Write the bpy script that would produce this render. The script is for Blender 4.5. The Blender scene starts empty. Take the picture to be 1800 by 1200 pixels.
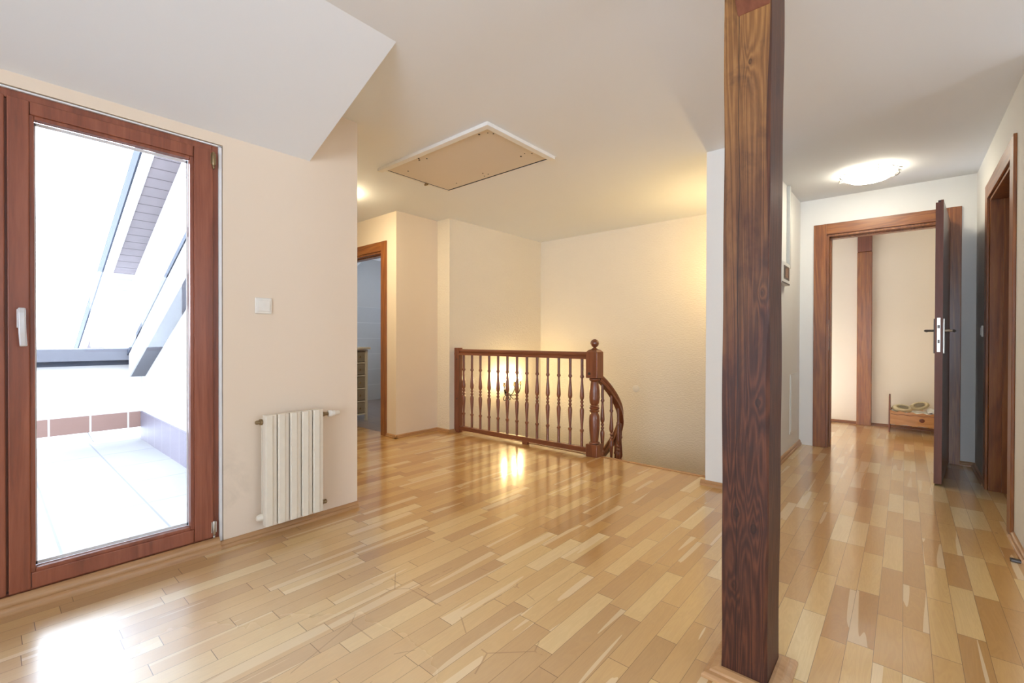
import bpy, bmesh, math, random
from mathutils import Vector, Matrix
random.seed(7)
COL = bpy.context.scene.collection
PI = math.pi

# ------------------------------------------------------------------ materials
def new_mat(name):
    m = bpy.data.materials.new(name); m.use_nodes = True
    nt = m.node_tree; nt.nodes.clear()
    out = nt.nodes.new('ShaderNodeOutputMaterial')
    return m, nt, out
class G:
    """tiny node graph helper"""
    def __init__(s, nt): s.nt = nt
    def n(s, t, **kw):
        x = s.nt.nodes.new(t)
        for k, v in kw.items(): setattr(x, k, v)
        return x
    def put(s, sock, v):
        if isinstance(v, bpy.types.NodeSocket): s.nt.links.new(v, sock)
        elif isinstance(v, (tuple, list)):
            if len(v) == 3 and sock.type == 'RGBA': v = (*v, 1)
            sock.default_value = v
        else: sock.default_value = v
    def math(s, op, a, b=0.0, c=None, clamp=False):
        x = s.n('ShaderNodeMath', operation=op); x.use_clamp = clamp
        s.put(x.inputs[0], a); s.put(x.inputs[1], b)
        if c is not None: s.put(x.inputs[2], c)
        return x.outputs[0]
    def mix(s, f, a, b, mode='MIX'):
        x = s.n('ShaderNodeMix', data_type='RGBA', blend_type=mode)
        s.put(x.inputs[0], f); s.put(x.inputs[6], a); s.put(x.inputs[7], b)
        return x.outputs[2]
    def ramp(s, f, stops, interp='LINEAR'):
        x = s.n('ShaderNodeValToRGB'); cr = x.color_ramp; cr.interpolation = interp
        while len(cr.elements) < len(stops): cr.elements.new(0.5)
        for e, (p, c) in zip(cr.elements, stops):
            e.position = p; e.color = (*c, 1) if len(c) == 3 else c
        s.put(x.inputs[0], f)
        return x.outputs[0]
    def coords(s, scale=(1, 1, 1), loc=(0, 0, 0), kind='Object'):
        t = s.n('ShaderNodeTexCoord'); m = s.n('ShaderNodeMapping')
        s.nt.links.new(t.outputs[kind], m.inputs[0])
        m.inputs['Scale'].default_value = scale; m.inputs['Location'].default_value = loc
        return m.outputs[0]
    def noise(s, vec, scale=5, detail=3, rough=.5, dist=0, col=False, dims='3D'):
        x = s.n('ShaderNodeTexNoise', noise_dimensions=dims)
        s.put(x.inputs['Vector'], vec)
        x.inputs['Scale'].default_value = scale; x.inputs['Detail'].default_value = detail
        x.inputs['Roughness'].default_value = rough; x.inputs['Distortion'].default_value = dist
        return x.outputs['Color' if col else 'Fac']
    def bump(s, h, strength=.2, dist=.01):
        x = s.n('ShaderNodeBump'); x.inputs['Strength'].default_value = strength
        x.inputs['Distance'].default_value = dist; s.put(x.inputs['Height'], h)
        return x.outputs[0]
    def bsdf(s, out, color, rough=.5, metal=0, normal=None, coat=0, coat_rough=.1, spec=.5, **kw):
        b = s.n('ShaderNodeBsdfPrincipled')
        s.put(b.inputs['Base Color'], color); s.put(b.inputs['Roughness'], rough)
        b.inputs['Metallic'].default_value = metal
        s.put(b.inputs['Coat Weight'], coat); s.put(b.inputs['Coat Roughness'], coat_rough)
        b.inputs['Specular IOR Level'].default_value = spec
        if normal is not None: s.put(b.inputs['Normal'], normal)
        for k, v in kw.items(): s.put(b.inputs[k], v)
        s.nt.links.new(b.outputs[0], out.inputs[0])
        return b

def paint(name, c, rough=.85, bscale=60, bstr=.08, bdist=.004, var=.03, stretch=(1, 1, 1)):
    m, nt, out = new_mat(name); g = G(nt)
    v = g.coords(stretch)
    big = g.noise(v, 1.3, 3, .6)
    col = g.mix(g.math('MULTIPLY', big, 1.0), tuple(x * (1 - var) for x in c), tuple(min(1, x * (1 + var)) for x in c))
    b = g.bump(g.noise(v, bscale, 4, .6), bstr, bdist)
    g.bsdf(out, col, rough, normal=b, spec=.25)
    return m
def simple(name, c, rough=.5, metal=0, coat=0, spec=.5):
    m, nt, out = new_mat(name); g = G(nt)
    n = g.noise(g.coords(), 25, 2)
    col = g.mix(n, tuple(x * .93 for x in c), tuple(min(1, x * 1.05) for x in c))
    g.bsdf(out, col, rough, metal, coat=coat, spec=spec)
    return m
def emit(name, c, s):
    m, nt, out = new_mat(name); g = G(nt)
    e = g.n('ShaderNodeEmission'); g.put(e.inputs[0], c)
    e.inputs[1].default_value = s
    nt.links.new(e.outputs[0], out.inputs[0])
    return m
def wood(name, dark, mid, light, axis='z', grain=1.0, rough=.45, coat=.25, knots=False, scale=1.0):
    m, nt, out = new_mat(name); g = G(nt)
    st = {'x': (.07, 1, 1), 'y': (1, .07, 1), 'z': (1, 1, .07)}[axis]
    v = g.coords(st)
    wob = g.noise(v, 6 * scale, 3, .6, 1.2)
    fine = g.noise(v, 90 * scale, 4, .65, .3)
    mid_n = g.noise(v, 30 * scale, 3, .6, .7)
    rings = g.math('SINE', g.math('MULTIPLY', wob, 55 * grain))
    rings = g.math('MULTIPLY_ADD', rings, .5, .5)
    f = g.math('ADD', g.math('MULTIPLY', rings, .22), g.math('MULTIPLY', fine, .50))
    f = g.math('ADD', f, g.math('MULTIPLY', mid_n, .32))
    col = g.ramp(f, [(.12, dark), (.5, mid), (.92, light)])
    if knots:
        vz = g.coords((7, 7, 2.2))
        vo = g.n('ShaderNodeTexVoronoi', feature='F1'); g.put(vo.inputs['Vector'], vz)
        vo.inputs['Scale'].default_value = 1.0; vo.inputs['Randomness'].default_value = 1.0
        d = g.math('ADD', vo.outputs['Distance'], g.math('MULTIPLY', g.noise(v, 30, 3), .12))
        k = g.ramp(d, [(.10, (1, 1, 1)), (.19, (0, 0, 0))])
        col = g.mix(g.math('MULTIPLY', k, .8), col, tuple(x * .25 for x in dark))
    b = g.bump(f, .25, .0015)
    g.bsdf(out, col, rough, normal=b, coat=coat, coat_rough=.2)
    return m

M = {}
M['wall'] = paint('plaster_cream', (.86, .745, .60))
M['wall_white'] = paint('plaster_white', (.80, .79, .755))
M['ceil'] = paint('ceiling_paint', (.81, .825, .84), var=.015, bstr=.04)
M['rough'] = paint('textured_render', (.84, .765, .64), bscale=42, bstr=.65, bdist=.012, stretch=(1, 1, 1.7))
M['outer'] = paint('outside_render', (.60, .60, .60), bscale=30, bstr=.2)
RED = ((.060, .013, .006), (.20, .058, .022), (.36, .13, .052))
for ax in 'xyz':
    M['win_' + ax] = wood('stained_pine_' + ax, (.12, .030, .013), (.25, .068, .031), (.37, .118, .058), ax, .5, .42, .22)
    M['oak_' + ax] = wood('dark_oak_' + ax, (.09, .022, .005), (.23, .070, .013), (.42, .160, .032), ax, 1.0, .42, .3)
    M['beech_' + ax] = wood('baseboard_wood_' + ax, (.26, .12, .045), (.42, .22, .09), (.55, .33, .16), ax, .5, .4, .3)
M['rail'] = wood('varnished_rail_wood', (.09, .022, .009), (.18, .050, .019), (.28, .092, .037), 'z', .6, .35, .5)
M['rail_x'] = wood('varnished_rail_wood_long', (.09, .022, .009), (.18, .050, .019), (.28, .092, .037), 'x', .6, .35, .5)
M['leaf'] = wood('door_leaf_wood', (.020, .006, .004), (.055, .015, .009), (.10, .03, .015), 'z', .8, .3, .5)
M['leaf_edge'] = wood('door_edge_wood', (.09, .022, .010), (.17, .050, .024), (.24, .085, .04), 'z', .6, .5, .08)
M['metal'] = simple('brushed_metal', (.55, .52, .46), .35, 1)
M['dark_metal'] = simple('dark_metal', (.09, .08, .075), .4, 1)
M['brass'] = simple('aged_brass', (.30, .22, .12), .4, 1)
M['iron'] = simple('wrought_iron', (.03, .025, .02), .5, .8)
M['handle'] = simple('handle_silver', (.62, .60, .60), .4, .4)
M['enamel'] = simple('radiator_enamel', (.80, .73, .61), .35, 0, .3)
M['plastic'] = simple('white_plastic', (.82, .78, .71), .4)
M['plastic_w'] = simple('cool_white_plastic', (.80, .80, .77), .4)
M['black'] = simple('black_plastic', (.03, .022, .018), .3)
M['dark'] = simple('dark_gap', (.02, .016, .012), .9)
M['hatch'] = paint('hatch_board', (.70, .61, .50), .7, var=.03)
M['hatchframe'] = simple('hatch_frame_paint', (.80, .77, .72), .5)
M['seal'] = simple('white_seal', (.80, .80, .80), .5)
M['coping'] = simple('grey_metal_sheet', (.11, .113, .135), .6, 0)
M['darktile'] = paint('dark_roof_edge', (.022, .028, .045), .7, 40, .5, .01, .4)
M['soffit'] = None
M['bathwall'] = paint('pale_grey_paint', (.56, .55, .54))
M['linen'] = paint('white_linen', (.83, .80, .74), .9, 30, .4, .01)
M['straw'] = paint('pale_straw', (.60, .48, .28), .8, 120, .5, .003, .2)
M['chest'] = paint('whitewashed_wood', (.74, .69, .60), .7, 90, .4, .004, .25, (1, 1, .3))
M['chest_dark'] = paint('weathered_drawer', (.34, .29, .23), .8, 70, .7, .006, .5, (1, .3, 2))


def soffit_mat():
    m, nt, out = new_mat('soffit_boards'); g = G(nt)
    v = g.coords((1, 1, 1)); sp = g.n('ShaderNodeSeparateXYZ'); g.put(sp.inputs[0], v)
    fr = g.math('FRACT', g.math('MULTIPLY', sp.outputs[0], 8.0))
    line = g.math('LESS_THAN', fr, .08)
    col = g.mix(g.noise(g.coords((1, 1, 1)), 9, 3), (.14, .12, .125), (.20, .17, .18))
    col = g.mix(line, col, (.06, .045, .05))
    g.bsdf(out, col, .8)
    return m
M['soffit'] = soffit_mat()

def tiles_mat(name, c1, c2, mortar, w, h, msize, rough=.5, loc=(0, 0, 0), rot=(0, 0, 0), off=0.0, var=.0):
    m, nt, out = new_mat(name); g = G(nt)
    t = g.n('ShaderNodeTexCoord'); mp = g.n('ShaderNodeMapping')
    nt.links.new(t.outputs['Object'], mp.inputs[0]); mp.inputs['Location'].default_value = loc
    mp.inputs['Rotation'].default_value = rot
    b = g.n('ShaderNodeTexBrick'); b.offset = off
    g.put(b.inputs['Vector'], mp.outputs[0])
    b.inputs['Color1'].default_value = (*c1, 1); b.inputs['Color2'].default_value = (*c2, 1)
    b.inputs['Mortar'].default_value = (*mortar, 1); b.inputs['Scale'].default_value = 1
    b.inputs['Mortar Size'].default_value = msize; b.inputs['Brick Width'].default_value = w; b.inputs['Row Height'].default_value = h
    n = g.noise(mp.outputs[0], 4, 4, .7)
    col = g.mix(g.math('MULTIPLY', n, .5), b.outputs[0], g.mix(1.0, b.outputs[0], (.8, .8, .8), 'MULTIPLY'))
    g.bsdf(out, col, rough)
    return m
M['terrace'] = tiles_mat('terrace_tiles', (.265, .255, .255), (.235, .23, .25), (.15, .15, .165), .62, .45, .006, .6, (.1, .2, 0))
M['redtile'] = tiles_mat('terracotta_skirting', (.25, .15, .125), (.235, .14, .115), (.5, .48, .47), .30, 2.0, .008, .5, (0, 0, 0), (0, 0, PI / 2))
M['purpletile'] = tiles_mat('mauve_skirting', (.145, .125, .16), (.138, .12, .152), (.20, .19, .22), .30, 2.0, .006, .5)
M['bathtile'] = tiles_mat('bathroom_wall_tiles', (.56, .56, .56), (.52, .52, .53), (.66, .66, .66), .25, .2, .005, .3, (0, 0, 0), (PI / 2, 0, PI / 2))
M['bathfloor'] = tiles_mat('bathroom_floor_tiles', (.26, .20, .17), (.22, .17, .15), (.16, .14, .13), .3, .3, .006, .35)

def floor_mat():
    m, nt, out = new_mat('oak_parquet'); g = G(nt)
    t = g.n('ShaderNodeTexCoord'); sp = g.n('ShaderNodeSeparateXYZ'); nt.links.new(t.outputs['Object'], sp.inputs[0])
    X, Y = sp.outputs[0], sp.outputs[1]
    PW, PL = .070, .40
    xs = g.math('DIVIDE', g.math('ADD', X, 20.02), PW)
    row = g.math('FLOOR', xs); fx = g.math('FRACT', xs)
    wn = g.n('ShaderNodeTexWhiteNoise', noise_dimensions='1D'); g.put(wn.inputs['W'], row)
    w = g.math('ADD', g.math('DIVIDE', Y, PL), g.math('MULTIPLY', wn.outputs[0], 137.0))
    def vor(feat):
        v = g.n('ShaderNodeTexVoronoi', voronoi_dimensions='1D', feature=feat)
        g.put(v.inputs['W'], w); v.inputs['Scale'].default_value = 1; v.inputs['Randomness'].default_value = .62
        return v
    v1 = vor('F1'); v2 = vor('DISTANCE_TO_EDGE')
    s2 = g.n('ShaderNodeSeparateColor'); nt.links.new(v1.outputs['Color'], s2.inputs[0])
    r1, r2, r3 = s2.outputs
    base = g.ramp(r1, [(0, (.45, .228, .062)), (.22, (.56, .312, .095)), (.5, (.63, .378, .128)), (.78, (.70, .46, .178)), (1, (.80, .62, .33))])
    # grain along Y, different in every plank
    cv = g.n('ShaderNodeCombineXYZ'); g.put(cv.inputs[0], g.math('MULTIPLY', X, 1.0)); g.put(cv.inputs[1], g.math('MULTIPLY', Y, .11)); g.put(cv.inputs[2], g.math('MULTIPLY', r2, 40.0))
    gr = g.noise(cv.outputs[0], 70, 5, .65, .8)
    big = g.noise(cv.outputs[0], 14, 3, .6, 1.5)
    rings = g.math('MULTIPLY_ADD', g.math('SINE', g.math('MULTIPLY', big, 60.0)), .5, .5)
    gg = g.math('ADD', g.math('MULTIPLY', gr, .6), g.math('MULTIPLY', rings, .28))
    col = g.mix(g.math('MULTIPLY', gg, .45), base, g.mix(1.0, base, (.58, .45, .33), 'MULTIPLY'))
    # pale sapwood streaks in some planks
    cs = g.n('ShaderNodeCombineXYZ'); g.put(cs.inputs[0], X); g.put(cs.inputs[1], g.math('MULTIPLY', Y, .045)); g.put(cs.inputs[2], g.math('MULTIPLY', r3, 77.0))
    sap = g.noise(cs.outputs[0], 17, 1, .5, .15)
    sap = g.math('MULTIPLY', g.math('GREATER_THAN', sap, .62), g.math('GREATER_THAN', r3, .5))
    col = g.mix(g.math('MULTIPLY', sap, .45), col, (.86, .72, .48))
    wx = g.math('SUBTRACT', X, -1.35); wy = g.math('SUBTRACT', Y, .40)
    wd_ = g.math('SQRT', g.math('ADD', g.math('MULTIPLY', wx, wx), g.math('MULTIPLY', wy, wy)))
    pale_zone = g.ramp(g.math('MULTIPLY', wd_, .55), [(.25, (1, 1, 1)), (.85, (0, 0, 0))])       # varnish dulled and window glare painted pale at the balcony door
    pale = g.math('MULTIPLY', pale_zone, g.math('MULTIPLY_ADD', g.noise(t.outputs['Object'], 3.0, 4, .7), .5, .45))
    col = g.mix(g.math('MULTIPLY', pale, .75, clamp=True), col, g.mix(.35, (.80, .70, .52), col))  # whitening by window glare painted into the wood colour
    # joints
    e1 = g.math('LESS_THAN', g.math('MULTIPLY', v2.outputs['Distance'], PL), .0011)
    e2 = g.math('GREATER_THAN', g.math('ABSOLUTE', g.math('SUBTRACT', fx, .5)), .5 - .0095)
    joint = g.math('MAXIMUM', e1, e2)
    col = g.mix(g.math('MULTIPLY', joint, .78), col, (.11, .05, .02))
    # small knots
    vk = g.n('ShaderNodeTexVoronoi', feature='F1'); g.put(vk.inputs['Vector'], g.coords((2.3, 1.7, 1))); vk.inputs['Scale'].default_value = 1.6
    kn = g.math('LESS_THAN', vk.outputs['Distance'], .02)
    col = g.mix(g.math('MULTIPLY', kn, .6), col, (.12, .05, .02))
    # long scratches cut into the varnish in the middle of the room
    vs = g.n('ShaderNodeTexVoronoi', feature='DISTANCE_TO_EDGE', voronoi_dimensions='2D'); g.put(vs.inputs['Vector'], g.coords((1, 1, 1), (.3, .1, 0)))
    vs.inputs['Scale'].default_value = 3.4
    sc = g.math('LESS_THAN', vs.outputs['Distance'], .008)
    dx = g.math('SUBTRACT', X, -1.3); dy = g.math('SUBTRACT', Y, .95)
    dd = g.math('SQRT', g.math('ADD', g.math('MULTIPLY', dx, dx), g.math('MULTIPLY', dy, dy)))
    msk = g.math('MULTIPLY', g.math('LESS_THAN', dd, .48), g.math('GREATER_THAN', g.noise(g.coords((1, 1, 1)), 6, 2), .5))
    col = g.mix(g.math('MULTIPLY', g.math('MULTIPLY', sc, msk), .42), col, (.26, .13, .06))
    # slight plank to plank tilt and waviness for broken reflections
    wav = g.noise(t.outputs['Object'], 9, 2, .5)
    h = g.math('ADD', g.math('MULTIPLY', wav, .55), g.math('MULTIPLY', gr, .03))
    tl = g.math('MULTIPLY', g.math('MULTIPLY', g.math('SUBTRACT', r2, .5), fx), .35)
    h = g.math('ADD', h, tl)
    h = g.math('SUBTRACT', h, g.math('MULTIPLY', joint, .15))
    b = g.bump(h, .15, .004)
    rr = g.math('MULTIPLY_ADD', g.noise(t.outputs['Object'], 2.2, 4, .6), .08, .09)
    rr = g.math('ADD', rr, g.math('MULTIPLY', pale_zone, .15))
    g.bsdf(out, col, .30, normal=b, coat=.95, coat_rough=rr, spec=.45, **{'Coat IOR': 1.6})
    return m
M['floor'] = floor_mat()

def glass_mat():
    m, nt, out = new_mat('window_glass'); g = G(nt)
    tr = g.n('ShaderNodeBsdfTransparent'); tr.inputs[0].default_value = (.97, .985, .99, 1)
    gl = g.n('ShaderNodeBsdfGlossy'); gl.inputs['Roughness'].default_value = .02
    fr = g.n('ShaderNodeFresnel'); fr.inputs[0].default_value = 1.45
    mx = g.n('ShaderNodeMixShader'); nt.links.new(fr.outputs[0], mx.inputs[0])
    nt.links.new(tr.outputs[0], mx.inputs[1]); nt.links.new(gl.outputs[0], mx.inputs[2])
    nt.links.new(mx.outputs[0], out.inputs[0])
    return m
M['glass'] = glass_mat()

def post_mat():
    """old squared pine post: vertical grain, knots, drying crack, paler wood towards the top"""
    m, nt, out = new_mat('old_pine_post'); g = G(nt)
    t = g.n('ShaderNodeTexCoord'); sp = g.n('ShaderNodeSeparateXYZ'); nt.links.new(t.outputs['Object'], sp.inputs[0])
    # knots bend the grain around them
    def knot(cx, cz, r):
        dx = g.math('SUBTRACT', sp.outputs[0], cx)
        dz = g.math('MULTIPLY', g.math('SUBTRACT', sp.outputs[2], cz), .55)
        return g.math('SQRT', g.math('ADD', g.math('MULTIPLY', dx, dx), g.math('MULTIPLY', dz, dz)))
    ks = [(.070, 1.79, .006), (.040, .495, .010), (.094, .82, .009), (.085, .46, .011), (.033, .28, .005), (.103, 1.13, .004)]
    bend = None; dark_k = None
    for cx, cz, r in ks:
        d = knot(cx, cz, r)
        e = g.math('EXPONENT', g.math('MULTIPLY', d, -1 / (r * 3.4)))
        e2 = g.math('LESS_THAN', g.math('ADD', d, g.math('MULTIPLY', g.noise(t.outputs['Object'], 60, 2), r * .7)), r * 1.1)
        bend = e if bend is None else g.math('ADD', bend, e)
        dark_k = e2 if dark_k is None else g.math('MAXIMUM', dark_k, e2)
    cv = g.n('ShaderNodeCombineXYZ')
    g.put(cv.inputs[0], sp.outputs[0]); g.put(cv.inputs[1], sp.outputs[1]); g.put(cv.inputs[2], g.math('MULTIPLY', sp.outputs[2], .045))
    V = cv.outputs[0]
    wob = g.noise(V, 7, 3, .6, .9)
    rings = g.math('SINE', g.math('ADD', g.math('MULTIPLY', wob, 120.0), g.math('MULTIPLY', bend, 17.0)))
    rings = g.math('MULTIPLY_ADD', rings, .5, .5)
    fine = g.noise(V, 240, 5, .7)
    patch = g.noise(g.coords((1, 1, .5)), 7, 4, .6, .5)
    f = g.math('ADD', g.math('MULTIPLY', rings, .30), g.math('MULTIPLY', fine, .62))
    lo = g.ramp(f, [(.1, (.020, .006, .004)), (.5, (.070, .021, .010)), (.92, (.165, .052, .020))])
    hi = g.ramp(f, [(.1, (.16, .062, .018)), (.5, (.32, .145, .042)), (.92, (.48, .25, .085))])
    pale_zone = g.math('ADD', g.math('MULTIPLY', g.math('SUBTRACT', sp.outputs[2], .95), .80), g.math('MULTIPLY', g.math('SUBTRACT', patch, .5), 1.1))  # mix runs paler towards the top, broken up by patches
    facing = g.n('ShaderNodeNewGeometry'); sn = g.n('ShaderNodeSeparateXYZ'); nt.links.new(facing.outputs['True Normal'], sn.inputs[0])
    side = g.math('GREATER_THAN', sn.outputs[0], .5)      # the +X side stays dark up its whole height
    pale_zone = g.math('MULTIPLY', pale_zone, g.math('SUBTRACT', 1.0, g.math('MULTIPLY', side, .9)))
    col = g.mix(g.math('MINIMUM', g.math('MAXIMUM', pale_zone, 0.0), 1.0), lo, hi)
    smudge = g.ramp(g.noise(g.coords((1, 1, .6), (3, 1, 2)), 9, 4, .65, .6), [(.52, (0, 0, 0)), (.68, (1, 1, 1))])
    col = g.mix(g.math('MULTIPLY', smudge, .55), col, (.028, .012, .010))
    col = g.mix(g.math('MULTIPLY', dark_k, .6), col, (.015, .006, .004))
    crk = g.math('SUBTRACT', sp.outputs[0], g.math('ADD', .040, g.math('MULTIPLY', g.math('SUBTRACT', g.noise(g.coords((0, 0, 1)), 2.4, 3), .5), .030)))
    crk = g.math('LESS_THAN', g.math('ABSOLUTE', crk), .0011)
    col = g.mix(g.math('MULTIPLY', crk, .8), col, (.01, .005, .004))
    b = g.bump(g.math('SUBTRACT', f, g.math('MULTIPLY', crk, 2.0)), .35, .002)
    g.bsdf(out, col, .5, normal=b, coat=.05, coat_rough=.3, spec=.3)
    return m
M['post'] = post_mat()

# ------------------------------------------------------------------ geometry helpers
def world_loc(o):
    v = Vector((0, 0, 0))
    while o is not None:
        v += o.location; o = o.parent
    return v
class MB:
    def __init__(s): s.b = bmesh.new()
    def box(s, x0, x1, y0, y1, z0, z1):
        vs = [s.b.verts.new(p) for p in ((x0, y0, z0), (x1, y0, z0), (x1, y1, z0), (x0, y1, z0), (x0, y0, z1), (x1, y0, z1), (x1, y1, z1), (x0, y1, z1))]
        for f in ((0, 3, 2, 1), (4, 5, 6, 7), (0, 1, 5, 4), (1, 2, 6, 5), (2, 3, 7, 6), (3, 0, 4, 7)):
            s.b.faces.new([vs[i] for i in f])
        return s
    def prism(s, pts, vec):
        """closed polygon pts (3-D) extruded by vec"""
        vec = Vector(vec)
        a = [s.b.verts.new(p) for p in pts]; c = [s.b.verts.new(Vector(p) + vec) for p in pts]
        n = len(pts)
        s.b.faces.new(a[::-1]); s.b.faces.new(c)
        for i in range(n): s.b.faces.new([a[i], a[(i + 1) % n], c[(i + 1) % n], c[i]])
        return s
    def lathe(s, prof, c, seg=24, axis='z', cap=True):
        """prof: [(radius, height)]"""
        rings = []
        for r, h in prof:
            ring = []
            for i in range(seg):
                a = 2 * PI * i / seg; u, w = r * math.cos(a), r * math.sin(a)
                p = {'z': (u, w, h), 'x': (h, u, w), 'y': (u, h, w)}[axis]
                ring.append(s.b.verts.new((c[0] + p[0], c[1] + p[1], c[2] + p[2])))
            rings.append(ring)
        for a, b in zip(rings, rings[1:]):
            for i in range(seg): s.b.faces.new([a[i], a[(i + 1) % seg], b[(i + 1) % seg], b[i]])
        if cap:
            s.b.faces.new(rings[0][::-1]); s.b.faces.new(rings[-1])
        return s
    def sweep(s, path, prof, up=(0, 0, 1), closed=False, cap=True, scales=None):
        """prof: [(side, up)] cross-section swept along the path"""
        P = [Vector(p) for p in path]; rings = []; up = Vector(up)
        n = len(P)
        for i, p in enumerate(P):
            if closed: t = P[(i + 1) % n] - P[i - 1]
            else: t = (P[min(i + 1, n - 1)] - P[max(i - 1, 0)])
            t.normalize()
            side = t.cross(up)
            if side.length < 1e-4: side = t.cross(Vector((0, 1, 0)))
            side.normalize(); u2 = side.cross(t).normalized()
            k = scales[i] if scales else 1
            rings.append([s.b.verts.new(p + side * a * k + u2 * b * k) for a, b in prof])
        m = len(prof)
        pairs = list(zip(rings, rings[1:])) + ([(rings[-1], rings[0])] if closed else [])
        for a, b in pairs:
            for i in range(m): s.b.faces.new([a[i], a[(i + 1) % m], b[(i + 1) % m], b[i]])
        if cap and not closed:
            s.b.faces.new(rings[0][::-1]); s.b.faces.new(rings[-1])
        return s
    def tube(s, path, r, seg=8, closed=False, scales=None):
        return s.sweep(path, [(r * math.cos(2 * PI * i / seg), r * math.sin(2 * PI * i / seg)) for i in range(seg)], closed=closed, scales=scales)
    def build(s, name, mat, parent=None, smooth=False, bevel=0, sub=0):
        bmesh.ops.recalc_face_normals(s.b, faces=s.b.faces)
        me = bpy.data.meshes.new(name)
        off = world_loc(parent) if parent is not None else Vector((0, 0, 0))
        if off.length: bmesh.ops.translate(s.b, verts=s.b.verts, vec=-off)
        s.b.to_mesh(me); s.b.free()
        o = bpy.data.objects.new(name, me); COL.objects.link(o)
        if parent is not None: o.parent = parent
        me.materials.append(mat)
        if smooth:
            for p in me.polygons: p.use_smooth = True
        if bevel:
            m = o.modifiers.new('bevel', 'BEVEL'); m.width = bevel; m.segments = 2; m.limit_method = 'ANGLE'; m.angle_limit = math.radians(40)
        if sub:
            m = o.modifiers.new('sub', 'SUBSURF'); m.levels = m.render_levels = sub
        return o
def tag(o, label, cat, group=None, kind=None):
    o['label'] = label; o['category'] = cat
    if group: o['group'] = group
    if kind: o['kind'] = kind
    return o
def empty(name, loc, label, cat, group=None, kind=None):
    o = bpy.data.objects.new(name, None); COL.objects.link(o); o.location = loc
    o.empty_display_size = .05
    return tag(o, label, cat, group, kind)
def S(o, label, cat): return tag(o, label, cat, kind='structure')
def smooth_by_angle(o, deg=35):
    for p in o.data.polygons: p.use_smooth = True
    try: o.data.set_sharp_from_angle(angle=math.radians(deg))
    except Exception: pass
    return o

# ------------------------------------------------------------------ key dimensions (metres)
XW = -2.461            # window wall
ZC = 2.274             # ceiling
YEND = 5.084           # hall end wall
XR = .422              # hall right wall
YF = 3.41              # edge of the landing floor at the stairwell

# ------------------------------------------------------------------ floor / ceiling
f = MB()
f.box(-2.45, 3.6, -3.0, YF, -.12, 0)
f.box(-5.3, -2.45, 1.443, 2.76, -.12, 0)
f.box(-3.86, -2.45, 2.76, YF, -.12, 0)
f.box(-1.031, 3.6, YF, 6.9, -.12, 0)
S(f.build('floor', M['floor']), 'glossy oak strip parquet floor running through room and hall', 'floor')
S(MB().box(-6.6, -3.97, 2.76, 5.3, -.12, .001).build('floor_bathroom', M['bathfloor']), 'brown tiled floor behind the far left doorway', 'floor')
c = MB()
c.box(-6.7, -1.031, 1.2, 5.42, ZC, ZC + .2); c.box(-1.75, -1.031, 5.42, 7.0, ZC, ZC + .2)
c.box(-2.8, -1.031, -3.1, 1.2, ZC, ZC + .2)
c.box(-1.031, 3.7, -3.1, 3.225, ZC, ZC + .2)
c.prism([(-1.031, 3.225, ZC), (-1.031, 5.084, 2.305), (-1.031, 7.0, 2.305), (-1.031, 7.0, ZC + .3), (-1.031, 3.225, ZC + .3)], (4.73, 0, 0))
S(c.build('ceiling', M['ceil']), 'flat white ceiling over the room, landing and hall', 'ceiling')
sl = MB().prism([(XW - .02, -3.0, 1.957), (-1.662, -3.0, ZC), (-1.662, -3.0, ZC + .01), (XW - .02, -3.0, ZC + .01)], (0, 4.158, 0))
S(sl.build('ceiling_slope', M['ceil']), 'sloping white ceiling section above the balcony door', 'ceiling')

# ------------------------------------------------------------------ walls
OY0, OY1, OZ = -.72, .741, 1.915
w = MB()
w.box(XW - .3, XW, OY1, 1.30, -.12, ZC + .05)
w.box(XW - .3, XW, -3.1, OY0, -.12, ZC + .05)
w.box(XW - .3, XW, OY0, OY1, OZ, ZC + .05)
w.box(XW - .3, XW - .0, OY0, OY1, -.12, .0)
w.box(XW - .3, XW, 1.30, 1.443, -.12, ZC + .05)
def wall_mat():
    m, nt, out = new_mat('plaster_with_damp_stains'); g = G(nt)
    v = g.coords()
    sp = g.n('ShaderNodeSeparateXYZ'); g.put(sp.inputs[0], v)
    n = g.noise(v, 5.5, 5, .65, .4)
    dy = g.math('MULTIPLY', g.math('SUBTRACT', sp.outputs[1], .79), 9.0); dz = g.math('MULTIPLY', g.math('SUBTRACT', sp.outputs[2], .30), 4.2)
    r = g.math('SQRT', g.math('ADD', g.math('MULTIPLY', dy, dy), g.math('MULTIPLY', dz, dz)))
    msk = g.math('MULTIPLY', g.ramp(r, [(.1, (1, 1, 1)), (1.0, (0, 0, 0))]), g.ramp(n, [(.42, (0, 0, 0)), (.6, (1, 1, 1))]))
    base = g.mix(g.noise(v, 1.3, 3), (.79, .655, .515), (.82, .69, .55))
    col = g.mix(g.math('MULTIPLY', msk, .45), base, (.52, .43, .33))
    g.bsdf(out, col, .85, normal=g.bump(g.noise(v, 60, 4, .6), .08, .004), spec=.25)
    return m
S(w.build('wall_left', wall_mat()), 'cream plaster wall holding the balcony door and radiator', 'wall')
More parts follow.
